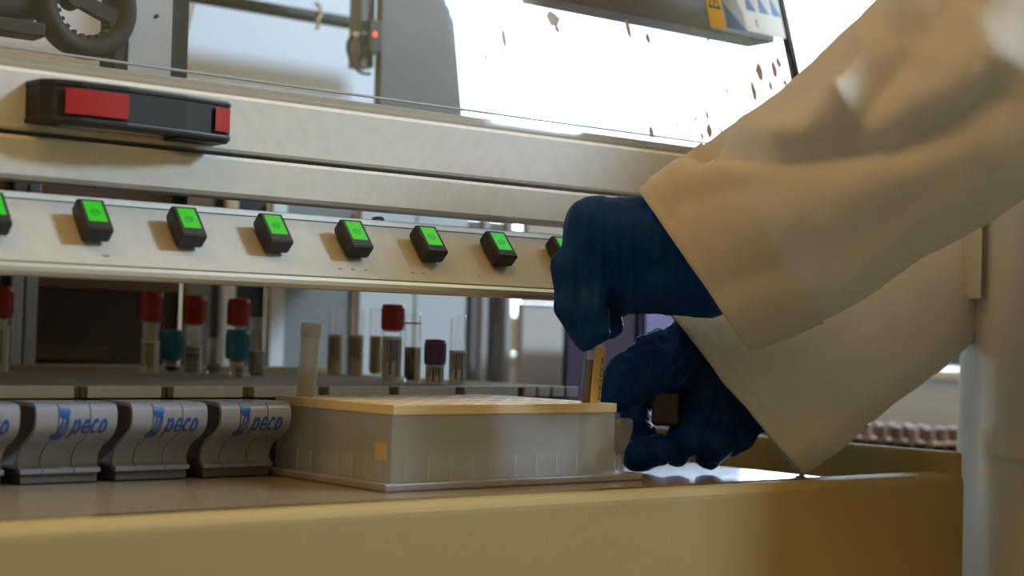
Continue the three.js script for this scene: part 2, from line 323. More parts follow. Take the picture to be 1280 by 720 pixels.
{
  const s = thing('column_cover', 'dark grey upright cover plate beside the bright window view', 'cover');
  mesh('plate', alongZ([[0.9022, 1.1462], [1.0192, 1.1462], [0.9918, 1.3478], [0.9722, 1.695], [0.9022, 1.695]], -1.3496, -1.3384, 0.0011), std(0.11, 0.105, 0.105, 0.5), s);
  mesh('side_plate', box(0.8848, 1.2672, -1.372, 0.9016, 1.3422, -1.3496, 0.0011), std(0.13, 0.12, 0.12, 0.5), s);
}
{
  const s = thing('sensor', 'black sensor with glowing red light and curled cable', 'sensor', [0.8854, 1.294, -1.3328]);
  mesh('body', box(-0.0045, -0.0155, -0.0134, 0.0112, 0.018, 0.0045, 0.0017), M.black, s);
  mesh('plug', new THREE.CylinderGeometry(0.0052, 0.0052, 0.009, 14).rotateZ(Math.PI / 2).translate(-0.0082, 0.002, -0.003), M.black, s);
  mesh('collar', new THREE.CylinderGeometry(0.0034, 0.0028, 0.007, 12).rotateZ(Math.PI / 2 + 0.3).translate(-0.0155, 0.001, -0.003), M.cream, s);
  mesh('cable', tube([[-0.018, 0.000, -0.003], [-0.024, -0.006, -0.003], [-0.0245, -0.016, -0.003], [-0.018, -0.028, -0.003], [-0.009, -0.0355, -0.003], [0.003, -0.036, -0.003]], 0.0017, 30, 8), M.black, s);
  mesh('led', new THREE.SphereGeometry(0.0021, 12, 8).scale(1, 1.25, 0.6).translate(0.002, 0.003, 0.005), new THREE.MeshStandardMaterial({ color: 0x330400, emissive: new THREE.Color().setRGB(1, 0.1, 0.015), emissiveIntensity: 3 }), s);
  const l = new THREE.PointLight(0xff3010, 0.00006); l.position.set(0.002, 0.003, 0.008); l.name = 'led_light'; l.castShadow = true; s.add(l);
}
{ // dark hood beam above the window view
  const s = thing('hood_beam', 'dark hood beam with pale fittings behind the stickers', 'beam');
  mesh('beam', box(0.845, 1.2790, -1.045, 1.125, 1.695, -1.010, 0.0022), std(0.16, 0.15, 0.15, 0.5), s);
  mesh('fitting', new RoundedBoxGeometry(0.014, 0.022, 0.012, 2, 0.004).rotateZ(0.3).translate(0.972, 1.321, -1.0035), M.bluePale, s);
  mesh('fitting', new RoundedBoxGeometry(0.008, 0.014, 0.008, 2, 0.003).rotateZ(0.7).translate(1.000, 1.335, -1.0055), M.palePanel, s);
}

// ---------------------------------------------------------------- behind the tubes, under the bar
{
  const bg = thing('rear_cabinet', 'grey panelled rear cabinet behind the sample tubes', 'cabinet');
  const P = (name, x0, x1, y0, y1, z, m) => mesh(name, box(x0, y0, z - 0.012, x1, y1, z, 0.0011), m, bg);
  P('brown_panel', 0.336, 0.7829, 0.901, 1.1406, -1.5232, M.brownPanel);
  P('brown_shelf', 0.336, 0.6944, 0.9648, 0.9782, -1.5064, std(0.13, 0.085, 0.04, 0.6));
  P('brown_shelf', 0.336, 0.7728, 1.0353, 1.0521, -1.5064, std(0.17, 0.10, 0.06, 0.6));
  P('pale_panel', 0.784, 0.8126, 0.901, 1.1406, -1.512, M.greyPanel);
  P('black_panel', 0.8131, 0.8316, 0.901, 1.1406, -1.5232, M.black);
  P('black_panel', 0.8462, 0.8842, 0.901, 1.1406, -1.5232, M.black);
  P('white_strip', 0.8322, 0.8456, 0.901, 1.1406, -1.5176, std(0.85, 0.85, 0.85, 0.5));
  P('pale_strip', 0.8848, 0.9027, 0.901, 1.1406, -1.512, M.palePanel);
  P('grey_panel', 0.9038, 1.0058, 0.901, 1.1406, -1.5344, std(0.16, 0.165, 0.17, 0.6));
  P('light_panel', 1.0069, 1.0825, 0.901, 1.1406, -1.5232, std(0.42, 0.43, 0.46, 0.6));
  P('light_panel', 1.0853, 1.1592, 0.901, 1.1406, -1.5232, std(0.40, 0.41, 0.45, 0.6));
  P('louvre_back', 1.1592, 1.2466, 0.901, 1.1406, -1.5512, std(0.14, 0.13, 0.12, 0.7));
  for (const x of [1.1883, 1.2253]) P('louvre_bar', x, x + 0.009, 0.901, 1.1406, -1.5288, M.greyPanel);
  P('beige_panel', 1.2471, 1.4112, 0.901, 1.0409, -1.5232, std(0.42, 0.38, 0.35, 0.6));
  P('beige_panel', 1.2471, 1.4112, 1.042, 1.1406, -1.5176, M.tanPanel);
  mesh('pole', new THREE.CylinderGeometry(0.0035, 0.0035, 0.21, 14).translate(0.8198, 1.014, -1.5008), M.alu, bg);
}
{
  const p = thing('aluminium_profile', 'slotted aluminium upright profile behind the racks', 'profile');
  mesh('flank', box(0.5538, 0.9012, -1.4168, 0.5639, 1.135, -1.4, 0.0007), M.alu, p);
  mesh('flank', box(0.5662, 0.9012, -1.4168, 0.5768, 1.135, -1.4, 0.0007), M.alu, p);
  mesh('slot', box(0.5505, 0.9012, -1.4202, 0.574, 1.135, -1.4073), M.black, p);
}
tag(mesh('plastic_bin', mergeGeometries([box(1.2544, 0.8622, -1.456, 1.4336, 1.0398, -1.4448, 0.0022), box(1.2544, 0.8622, -1.456, 1.2656, 1.0398, -1.3216, 0.0022), box(1.4224, 0.8622, -1.456, 1.4336, 1.0398, -1.3216, 0.0022), box(1.2544, 0.8622, -1.3328, 1.4336, 1.0342, -1.3216, 0.0022)]), std(0.16, 0.14, 0.30, 0.5)), 'violet plastic bin standing behind the gloved hands', 'bin');
tag(mesh('side_shelf', box(1.064, 0.80, -1.70, 1.95, 0.862, -1.09, 0.0022), M.greyPanel), 'grey side shelf right of the bench', 'shelf');

// ---------------------------------------------------------------- sample racks with their clear handles
const logo = canvasTexture(512, 200, (c, w, h) => {
  c.clearRect(0, 0, w, h); c.fillStyle = '#0d4f9e'; c.strokeStyle = '#0d4f9e';
  c.font = 'italic bold 128px sans-serif'; c.fillText('peco', 168, 138);
  c.beginPath(); c.ellipse(118, 40, 46, 26, -0.1, 0, 6.3); c.fill(); c.beginPath(); c.ellipse(84, 22, 18, 14, 0, 0, 6.3); c.fill();
  c.lineWidth = 13; for (const x of [92, 122]) { c.beginPath(); c.moveTo(x + 18, 52); c.quadraticCurveTo(x + 4, 100, x - 18, 140); c.stroke(); }
  c.beginPath(); c.ellipse(84, 156, 48, 22, 0.1, 0, 6.3); c.fill(); c.lineWidth = 9; c.beginPath(); c.moveTo(150, 60); c.quadraticCurveTo(150, 120, 118, 160); c.stroke();
});
const logoMat = new THREE.MeshStandardMaterial({ map: logo, transparent: true, roughness: 0.4 });
const handleProfile = [[-0.9699, 0.95], [-0.9206, 0.9504], [-0.9156, 0.9491], [-0.9134, 0.9457], [-0.9134, 0.9379], [-0.9167, 0.9323], [-0.9251, 0.9272], [-0.9335, 0.9230], [-0.9382, 0.9180], [-0.9400, 0.9130], [-0.9385, 0.9105], [-0.9345, 0.9092]];
handleProfile.splice(0, handleProfile.length, ...new THREE.CatmullRomCurve3(handleProfile.map(([z, y]) => V(0, y, z)), false, 'centripetal').getPoints(44).map(p => [p.z, p.y]));
const T = 0.0025; // wall of the handle
const handleOutline = [...handleProfile, ...[...handleProfile].reverse().map(([z, y], k, a) => { const i = handleProfile.length - 1 - k, p = handleProfile[Math.max(0, i - 1)], q = handleProfile[Math.min(handleProfile.length - 1, i + 1)], dz = q[0] - p[0], dy = q[1] - p[1], n = Math.hypot(dz, dy); return [z + T * dy / n, y - T * dz / n]; })];
function handlePatch(x0, x1, i0, i1, off) { // a strip lying on the outer face of the handle
  const pos = [], uv = [], idx = [], pts = new THREE.CatmullRomCurve3(handleProfile.slice(i0, i1).map(([z, y]) => V(0, y, z))).getPoints(20);
  pts.forEach((p, k) => { const a = pts[Math.max(0, k - 1)], b = pts[Math.min(20, k + 1)], dz = b.z - a.z, dy = b.y - a.y, n = Math.hypot(dz, dy); for (const s of [0, 1]) { pos.push(s ? x1 : x0, p.y + off * dz / n, p.z - off * dy / n); uv.push(s, 1 - k / 20); } });
  for (let k = 0; k < 20; k++) { const a = 2 * k; idx.push(a, a + 2, a + 1, a + 1, a + 2, a + 3); }
  const g = new THREE.BufferGeometry(); g.setAttribute('position', new THREE.Float32BufferAttribute(pos, 3)); g.setAttribute('uv', new THREE.Float32BufferAttribute(uv, 2)); g.setIndex(idx); g.computeVertexNormals(); return g;
}
const PITCH = 0.06138, DECK_Y = 0.958;
const rackLabels = [
  'beige sample rack whose printed handle stands left of the aluminium profile',
  'beige sample rack with printed handle in line with the aluminium profile',
  'beige sample rack with printed handle before the tall red-capped tube with pale label',
  'beige sample rack with printed handle touching the corner of the frosted box rack',
  'beige sample rack without handle whose front strip the frosted tube crosses',
  'beige sample rack without handle holding the open clear tube with rolled rim',
  'beige sample rack without handle before the amber tube',
  'beige sample rack without handle holding the violet-capped tube',
  'end sample rack with a comb of slots along its front strip'];
for (let i = 0; i < 9; i++) {
  const x0 = 0.3118 + PITCH * i, slotted = i === 8, grip = i < 4, W = PITCH;
  const r = thing('sample_rack', rackLabels[i], 'rack', [x0, 0.9, 0], 'sample racks side by side');
  mesh('top_plate', box(0.0009, 0.0508, -1.344, W - 0.0009, 0.058, -0.9813, 0.0007), M.deckTop, r);
  mesh('body', box(0.0034, 0.0005, -1.3384, W - 0.0034, 0.0504, -0.9946, 0.0011), M.baseDark, r);
  if (!slotted) mesh('front_strip', box(0.0047, 0.0505, -0.9811, W - 0.0047, 0.0586, -0.9783, 0.0007), M.strip, r);
  else for (let k = 0; k < 4; k++) mesh('comb_tooth', box(0.0028 + 0.0148 * k, 0.0505, -0.9811, 0.0140 + 0.0148 * k, 0.0586, -0.9783, 0.0007), M.strip, r);
  mesh('gap_block', box(0.0009, 0.0508, -0.9812, W - 0.0009, 0.0575, -0.9806), M.stripGap, r);
  if (grip) {
    const h = new THREE.Group(); h.name = 'handle'; h.position.y = -0.9; r.add(h);
    for (const [a, b] of [[0.0050, 0.0185], [0.0192, 0.0386], [0.0393, 0.0563]]) mesh('handle_shell', alongX(handleOutline, a, b), M.handleClear, h);
    mesh('logo_print', handlePatch(0.0134, 0.0538, 9, 26, 0.0003), logoMat, h).userData.label = 'blue printed logo';
    mesh('foot', box(0.0062, 0.9006, -0.9856, 0.0554, 0.9090, -0.9375, 0.0008), M.baseDark, h);
    mesh('inner_wall', box(0.0073, 0.9092, -0.9937, 0.0543, 0.9474, -0.9766), std(0.30, 0.28, 0.26, 0.6), h);
  }
}
tag(mesh('deck_rail', box(0.224, 0.9508, -1.3832, 0.8646, 0.9631, -1.3496, 0.0022), M.cream), 'thin cream rail along the back of the sample racks', 'rail');

// ---------------------------------------------------------------- tubes
const barcode = (paper, seedText, rotate) => canvasTexture(256, 256, (c, w, h) => {
  c.fillStyle = paper; c.fillRect(0, 0, w, h); c.fillStyle = '#26211c';
  let s = seedText * 97 + 13; const rr = () => (s = (s * 1103515245 + 12345) % 2147483648) / 2147483648;
  if (rotate) { for (let y = 30; y < 230;) { const t = 4 + 9 * rr(); c.fillRect(70, y, 110, t); y += t + 5 + 10 * rr(); } }
  else { for (let x = 60; x < 190;) { const t = 3 + 7 * rr(); c.fillRect(x, 20, t, 120 + 90 * rr()); x += t + 4 + 9 * rr(); } }
});
const labels = [barcode('#e6dfd0', 3, false), barcode('#e0d8c8', 5, true), barcode('#e2cfba', 8, false), barcode('#ebe5d8', 12, false)];
const labelMats = labels.map(map => new THREE.MeshStandardMaterial({ map, roughness: 0.7, side: THREE.DoubleSide }));
function sleeveBand(r, y0, y1, a0, a1) { return new THREE.CylinderGeometry(r, r, y1 - y0, 40, 1, true, a0, a1).translate(0, (y0 + y1) / 2, 0); }
function makeTube({ at, r = 0.0065, h, cap, capH = 0.019, capR = 0.0086, fill, fillTo, mark, label, capMat, ring, tilt }) {
  const t = thing('sample_tube', label, 'tube', at);
  const w = 0.0009;
  mesh('glass_wall', lathe([[0, 0], [r * 0.7, 0.0004], [r, 0.004], [r, h], [r - 0.0004, h + 0.0004], [r - w, h], [r - w, 0.0045], [r * 0.62, 0.0016], [0, 0.0014]]), M.glass, t);
  if (fill) mesh('contents', lathe([[0, 0.0018], [r * 0.6, 0.002], [r - w - 0.0001, 0.0048], [r - w - 0.0001, fillTo], [0, fillTo - 0.0003]]), fill, t);
  if (mark) { const b = mesh('paper_label', sleeveBand(r + 0.00025, mark[0], mark[1], mark[2] ?? -2.6, mark[3] ?? 4.2), labelMats[mark[4] ?? 0], t); b.userData.label = 'printed paper label'; }
  if (cap) {
    const pts = [[0, h - 0.0045], [r - w - 0.0002, h - 0.0045], [r - w - 0.0002, h], [r + 0.0002, h - 0.0015], [capR - 0.0006, h - 0.003], [capR, h - 0.0024], [capR * 0.985, h + capH * 0.55], [capR * 0.95, h + capH - 0.004], [capR * 0.92, h + capH - 0.0034], [capR * 0.6, h + capH - 0.003], [capR * 0.55, h + capH - 0.006], [0, h + capH - 0.006]];
    const c = mesh('cap', lathe(pts, 32), cap, t);
    const rib = []; for (let k = 0; k < 24; k++) rib.push(new THREE.BoxGeometry(0.0006, capH * 0.72, 0.0009).translate(0, h + capH * 0.34, capR * 0.985).rotateY(2 * Math.PI * k / 24));
    mesh('ribs', mergeGeometries(rib), cap, c);
  }
  if (ring) mesh('red_ring', new THREE.TorusGeometry(r, 0.0006, 8, 40).rotateX(Math.PI / 2).translate(0, ring, 0), M.capRed, t);
  if (tilt) t.rotation.z = tilt;
  return t;
}
const Y = DECK_Y;
makeTube({ at: [0.6292, Y, -1.277], r: 0.0076, h: 0.0482, capH: 0.0258, capR: 0.0103, cap: M.capRed, mark: [0, 0.0291, -2.9, 3.9, 3], label: 'tall red-capped tube with pale label standing before the dark brown panel' });
makeTube({ at: [0.6521, Y, -1.2814], r: 0.0072, h: 0.0157, capH: 0.0258, capR: 0.0101, cap: M.capBlue, fill: M.sediment, fillTo: 0.0067, label: 'short blue-capped tube between two red-capped tubes' });
makeTube({ at: [0.6755, Y, -1.286], r: 0.0074, h: 0.047, capH: 0.0258, capR: 0.0101, cap: M.capRed, mark: [0, 0.0252, -2.7, 4.2, 1], label: 'tall red-capped tube with horizontal black bars on its label' });
makeTube({ at: [0.6723, Y, -1.2421], r: 0.0069, h: 0.0319, fill: std(0.30, 0.27, 0.22, 0.6), fillTo: 0.0101, label: 'short open clear tube with grey sediment' });
makeTube({ at: [0.6978, Y, -1.2466], r: 0.0069, h: 0.047, capH: 0.0235, capR: 0.01, cap: M.capRed, fill: M.cream, fillTo: 0.0336, label: 'red-capped tube rising behind a blue-capped tube' });
makeTube({ at: [0.6599, Y, -1.1791], r: 0.0069, h: 0.0185, capH: 0.0246, capR: 0.0097, cap: M.capBlue, ring: 0.014, mark: [0, 0.0101, -1.2, 2.0, 1], label: 'blue-capped tube with dark red ring in front of a red-capped tube' });
makeTube({ at: [0.6797, Y, -1.1818], r: 0.0076, h: 0.0504, ring: undefined, fill: std(0.34, 0.31, 0.28, 0.8), fillTo: 0.0224, label: 'tall open clear tube with rolled rim right of the blue-capped tube' });
makeTube({ at: [0.5016, Y, -1.2935], r: 0.0076, h: 0.0482, capH: 0.0258, capR: 0.0103, cap: M.capRed, mark: [0, 0.0381, -2.9, 3.9, 3], label: 'red-capped tube left of the aluminium profile' });
makeTube({ at: [0.8278, Y, -1.2918], r: 0.0069, h: 0.0627, mark: [0, 0.0381, -3.0, 4.6, 2], label: 'open tube with pale label nearest the grey wall panel, first of three' });
makeTube({ at: [0.8372, Y, -1.2702], r: 0.0069, h: 0.0627, mark: [0, 0.0381, -3.0, 4.6, 2], label: 'open tube with pale label beside the amber tube' });
makeTube({ at: [0.8454, Y, -1.2487], r: 0.0069, h: 0.0627, fill: M.serum, fillTo: 0.0375, label: 'open clear tube half filled with amber liquid' });
makeTube({ at: [0.7712, Y, -1.1148], r: 0.0081, h: 0.0459, capH: 0.0218, capR: 0.0096, cap: M.capRed, mark: [0, 0.0375, -2.9, 5.0, 0], label: 'red-capped tube with barcode label right of the amber tube' });
makeTube({ at: [0.7652, Y, -1.0772], r: 0.0071, h: 0.056, ring: 0.0487, fill: M.blood, fillTo: 0.0291, mark: [0, 0.0291, -0.3, 1.5, 0], label: 'open tube of dark brown liquid with thin red ring' });
makeTube({ at: [0.7627, Y, -1.0416], r: 0.0072, h: 0.0185, capH: 0.0207, capR: 0.0086, cap: M.capViolet, mark: [0, 0.0151, -2.9, 5.0, 0], label: 'short violet-capped tube with barcode label' });
makeTube({ at: [0.7864, Y, -1.0429], r: 0.0067, h: 0.0549, mark: [0, 0.0274, -3.0, 5.2, 0], label: 'open clear tube with barcode label right of the violet-capped tube' });

// ---------------------------------------------------------------- the frosted box rack in front
{
  const r = thing('tube_box_rack', 'frosted clear tube rack box with cream perforated top plate', 'rack');
  const X0 = 0.5660, X1 = 0.7515, Z0 = -0.955, Z1 = -0.8145, w = 0.0018;
  mesh('side_wall', box(X0, 0.9052, Z1 - w, X1, 0.9468, Z1, 0.0006), M.frosted, r);
  mesh('side_wall', box(X0, 0.9052, Z0, X1, 0.9468, Z0 + w, 0.0006), M.frosted, r);
  mesh('side_wall', box(X0, 0.9052, Z0 + w, X0 + w, 0.9468, Z1 - w, 0.0006), M.frosted, r);
  mesh('side_wall', box(X1 - w, 0.9052, Z0 + w, X1, 0.9468, Z1 - w, 0.0006), M.frosted, r);
  const s = new THREE.Shape([[X0, Z1], [X1, Z1], [X1, Z0], [X0, Z0]].map(([x, z]) => new THREE.Vector2(x, -z)));
  for (let i = 0; i < 10; i++) for (let j = 0; j < 7; j++) { const p = new THREE.Path(); p.absarc(0.5762 + 0.01805 * i, 0.8258 + 0.0195 * j, 0.0078, 0, Math.PI * 2, true); s.holes.push(p); }
  mesh('top_plate', new THREE.ExtrudeGeometry(s, { depth: 0.0052, bevelEnabled: true, bevelSize: 0.0006, bevelThickness: 0.0006, bevelOffset: 0, bevelSegments: 2, curveSegments: 10 }).rotateX(-Math.PI / 2).translate(0, 0.9474, 0), M.cream, r);
  for (let i = 0; i < 9; i++) mesh('cell_divider', box(0.5848 + 0.01805 * i, 0.9053, Z0 + 0.004, 0.5856 + 0.01805 * i, 0.9185, Z1 - 0.003), M.frosted, r);
  for (let j = 0; j < 6; j++) mesh('cell_divider', box(X0 + 0.003, 0.9053, -0.8360 - 0.0195 * j, X1 - 0.003, 0.9165, -0.8352 - 0.0195 * j), M.frosted, r);
  for (let i = 0; i < 11; i++) mesh('cell_rib', box(0.5752 + 0.0176 * i, 0.9056, Z1 + 0.0001, 0.5760 + 0.0176 * i, 0.9200 - 0.0006 * (i % 2), Z1 + 0.0009), M.frosted, r);
  for (let j = 0; j < 8; j++) mesh('cell_rib', box(X0 - 0.0009, 0.9056, -0.8270 - 0.0165 * j, X0 - 0.0001, 0.9195, -0.8262 - 0.0165 * j), M.frosted, r);
  mesh('base_plate', box(0.5565, 0.9002, -0.9575, 0.7725, 0.9050, -0.8078, 0.0012), M.handleClear, r);
  mesh('end_grip', alongZ([[0.7522, 0.9052], [0.7645, 0.9052], [0.7645, 0.913], [0.7655, 0.920], [0.7695, 0.927], [0.7725, 0.934], [0.7725, 0.9405], [0.7690, 0.9425], [0.7522, 0.9425]], -0.850, -0.8185, 0.0005), M.endClear, r);
  mesh('paper_tag', box(0.5654, 0.9185, -0.8330, 0.5659, 0.9290, -0.8205), M.cream, r).userData.label = 'small cream paper tag';
}
{
  const t = thing('frosted_tube', 'frosted plastic tube with cream contents leaning in the corner of the frosted rack', 'tube', [0.5738, 0.9060, -0.9360]);
  mesh('tube_wall', lathe([[0, 0], [0.0040, 0.0004], [0.0058, 0.004], [0.0068, 0.097], [0.0074, 0.0972], [0.0074, 0.0885], [0.0069, 0.088]], 32), M.frostTube, t);
  mesh('inner_wall', lathe([[0, 0.002], [0.0046, 0.004], [0.0058, 0.0965], [0.0068, 0.097]], 32), M.frostTube, t);
  mesh('contents', lathe([[0, 0.003], [0.0044, 0.005], [0.0052, 0.064], [0, 0.064]], 24), M.cream, t);
  t.rotation.z = -0.07;
}
{
  const t = thing('blood_tube', 'tube of dark blood with cream printed label held in gloved fingers', 'tube', [0.7352, 0.9062, -0.8275]);
  const r = 0.0068;
  mesh('glass_wall', lathe([[0, 0], [r * 0.7, 0.0004], [r, 0.004], [r, 0.1], [r - 0.0008, 0.1], [r - 0.0008, 0.0045], [0, 0.0014]]), M.glass, t);
  mesh('contents', lathe([[0, 0.0018], [r * 0.6, 0.002], [r - 0.001, 0.0048], [r - 0.001, 0.0765], [0, 0.0762]]), M.blood, t);
  const lab = canvasTexture(256, 512, (c, w, h) => {
    c.fillStyle = '#d8bd84'; c.fillRect(0, 0, w, h); c.fillStyle = '#231c12';
    c.save(); c.translate(70, 40); c.rotate(Math.PI / 2); c.font = 'bold 40px sans-serif'; c.fillText('W 031 570', 0, 0); c.fillText('00318', 20, -64); c.restore();
    for (let y = 330; y < 480; y += 14) c.fillRect(150, y, 40, 6);
  });
  mesh('paper_label', sleeveBand(r + 0.0003, 0.004, 0.086, -0.75, 3.0), new THREE.MeshStandardMaterial({ map: lab, roughness: 0.7, side: THREE.DoubleSide }), t).userData.label = 'cream label with black print';
  mesh('cap', lathe([[0, 0.094], [0.0080, 0.094], [0.0083, 0.096], [0.0080, 0.112], [0.0070, 0.114], [0, 0.114]]), std(0.45, 0.05, 0.04, 0.4), t);
  t.rotation.z = -0.065; t.rotation.x = 0.03;
}

// ---------------------------------------------------------------- the person
// signed distance of tapered capsules, meshed with surface nets
function nets(lo, hi, cell, f) {
  const n = [0, 1, 2].map(k => Math.ceil((hi[k] - lo[k]) / cell) + 1), D = new Float32Array(n[0] * n[1] * n[2]);
  const id = (i, j, k) => i + n[0] * (j + n[1] * k);
  for (let k = 0; k < n[2]; k++) for (let j = 0; j < n[1]; j++) for (let i = 0; i < n[0]; i++) D[id(i, j, k)] = f(lo[0] + i * cell, lo[1] + j * cell, lo[2] + k * cell);
  const at = new Int32Array(D.length).fill(-1), pos = [], idx = [];
  const E = [[0, 1], [0, 2], [0, 4], [1, 3], [1, 5], [2, 3], [2, 6], [3, 7], [4, 5], [4, 6], [5, 7], [6, 7]];
  for (let k = 0; k < n[2] - 1; k++) for (let j = 0; j < n[1] - 1; j++) for (let i = 0; i < n[0] - 1; i++) {
    const v = []; let m = 0;
    for (let c = 0; c < 8; c++) { v[c] = D[id(i + (c & 1), j + (c >> 1 & 1), k + (c >> 2))]; if (v[c] < 0) m++; }
    if (!m || m === 8) continue;
    let x = 0, y = 0, z = 0, q = 0;
    for (const [a, b] of E) if (v[a] < 0 !== v[b] < 0) { const t = v[a] / (v[a] - v[b]); x += (a & 1) * (1 - t) + (b & 1) * t; y += (a >> 1 & 1) * (1 - t) + (b >> 1 & 1) * t; z += (a >> 2) * (1 - t) + (b >> 2) * t; q++; }
    at[id(i, j, k)] = pos.length / 3; pos.push(lo[0] + (i + x / q) * cell, lo[1] + (j + y / q) * cell, lo[2] + (k + z / q) * cell);
  }
  const quad = (a, b, c, d, flip) => { if (a < 0 || b < 0 || c < 0 || d < 0) return; flip ? idx.push(a, c, b, a, d, c) : idx.push(a, b, c, a, c, d); };
  for (let k = 1; k < n[2] - 1; k++) for (let j = 1; j < n[1] - 1; j++) for (let i = 1; i < n[0] - 1; i++) {
    const s = D[id(i, j, k)] < 0;
    if (s !== D[id(i + 1, j, k)] < 0) quad(at[id(i, j - 1, k - 1)], at[id(i, j, k - 1)], at[id(i, j, k)], at[id(i, j - 1, k)], !s);
    if (s !== D[id(i, j + 1, k)] < 0) quad(at[id(i - 1, j, k - 1)], at[id(i - 1, j, k)], at[id(i, j, k)], at[id(i, j, k - 1)], !s);
    if (s !== D[id(i, j, k + 1)] < 0) quad(at[id(i - 1, j - 1, k)], at[id(i, j - 1, k)], at[id(i, j, k)], at[id(i - 1, j, k)], !s);
  }
  const g = new THREE.BufferGeometry(); g.setAttribute('position', new THREE.Float32BufferAttribute(pos, 3)); g.setIndex(idx);
  const e = cell * 0.7, N = [];
  for (let q = 0; q < pos.length; q += 3) { const [x, y, z] = [pos[q], pos[q + 1], pos[q + 2]]; const d = V(f(x + e, y, z) - f(x - e, y, z), f(x, y + e, z) - f(x, y - e, z), f(x, y, z + e) - f(x, y, z - e)).normalize(); N.push(d.x, d.y, d.z); }
  g.setAttribute('normal', new THREE.Float32BufferAttribute(N, 3));
  const uv = []; for (let q = 0; q < pos.length; q += 3) uv.push(pos[q] * 8 + pos[q + 2] * 5, pos[q + 1] * 8);
  g.setAttribute('uv', new THREE.Float32BufferAttribute(uv, 2));
  return g;
}
function capsule(a, b, ra, rb) {
  const bx = b[0] - a[0], by = b[1] - a[1], bz = b[2] - a[2], l2 = bx * bx + by * by + bz * bz || 1e-9;
  return (x, y, z) => { const t = Math.max(0, Math.min(1, ((x - a[0]) * bx + (y - a[1]) * by + (z - a[2]) * bz) / l2)); return Math.hypot(x - a[0] - t * bx, y - a[1] - t * by, z - a[2] - t * bz) - ra - (rb - ra) * t; };
}
const smin = (a, b, k) => { const h = Math.max(k - Math.abs(a - b), 0) / k; return Math.min(a, b) - h * h * k * 0.25; };
const chain = (pts, radii, k) => { const c = pts.slice(1).map((p, i) => capsule(pts[i], p, radii[i], radii[i + 1])); return (x, y, z) => { let d = 9; for (const f of c) d = smin(d, f(x, y, z), k); return d; }; };
function wrinkle(amp, fx, fy, fz) { return (x, y, z) => amp * noise3(x * fx, y * fy, z * fz); }

const person = thing('person', 'person in a white lab coat and blue gloves lowering a tube into a rack', 'person');
// glove that pinches the blood tube
{
  const J = { wrist: [0.7809, 1.0660, -0.7618], low: [0.7855, 1.0418, -0.7656], ik: [0.7270, 1.0749, -0.8140], mk: [0.7344, 1.0648, -0.8097], rk: [0.7464, 1.0446, -0.8099], pk: [0.7559, 1.0306, -0.8028], i1: [0.7121, 1.0448, -0.8208], i2: [0.7118, 1.0176, -0.8170], i3: [0.7205, 0.9979, -0.8122], m1: [0.7262, 1.0399, -0.8135], m2: [0.7220, 1.0163, -0.8089], m3: [0.7249, 1.0018, -0.8059], r1: [0.7572, 1.0286, -0.8211], r2: [0.7778, 1.0238, -0.8432], r3: [0.7891, 1.0276, -0.8404], p1: [0.7685, 1.0267, -0.8185], p2: [0.7853, 1.0262, -0.8280], p3: [0.7933, 1.0288, -0.8241], t0: [0.7827, 1.0757, -0.7986], t1: [0.7672, 1.0675, -0.8307], t2: [0.7574, 1.0388, -0.8406], t3: [0.7578, 1.0062, -0.8292] };
  const palm = [chain([J.wrist, J.ik], [0.026, 0.0185], 0.01), chain([J.wrist, J.mk], [0.026, 0.017], 0.01), chain([J.low, J.rk], [0.025, 0.016], 0.01), chain([J.low, J.pk], [0.024, 0.014], 0.01)];
  const fingers = [chain([J.ik, J.i1, J.i2, J.i3], [0.0165, 0.0118, 0.0105, 0.0092], 0.006), chain([J.mk, J.m1, J.m2, J.m3], [0.015, 0.0115, 0.0102, 0.009], 0.006), chain([J.rk, J.r1, J.r2, J.r3], [0.014, 0.0112, 0.0098, 0.0088], 0.006), chain([J.pk, J.p1, J.p2, J.p3], [0.0125, 0.0098, 0.0088, 0.008], 0.006), chain([J.t0, J.t1, J.t2, J.t3], [0.019, 0.0145, 0.0115, 0.0095], 0.006)];
  const cr = wrinkle(0.0007, 90, 40, 90), fine = wrinkle(0.0003, 260, 130, 260);
  const f = (x, y, z) => { let d = 9; for (const p of palm) d = smin(d, p(x, y, z), 0.018); let q = 9; for (const g of fingers) q = smin(q, g(x, y, z), 0.003); d = smin(d, q, 0.008); const k = Math.exp(-(((x - 0.722) / 0.03) ** 2 + ((y - 1.045) / 0.035) ** 2)); return d + cr(x, y, z) + fine(x, y, z) + 0.0011 * k * Math.sin((x * 0.778 + z * 0.628) * 620 + 0.6 * Math.sin(y * 90)); };
  mesh('glove', nets([0.685, 0.975, -0.875], [0.815, 1.105, -0.73], 0.0022, f), M.glove, person).userData.label = 'blue nitrile glove pinching the tube';
}
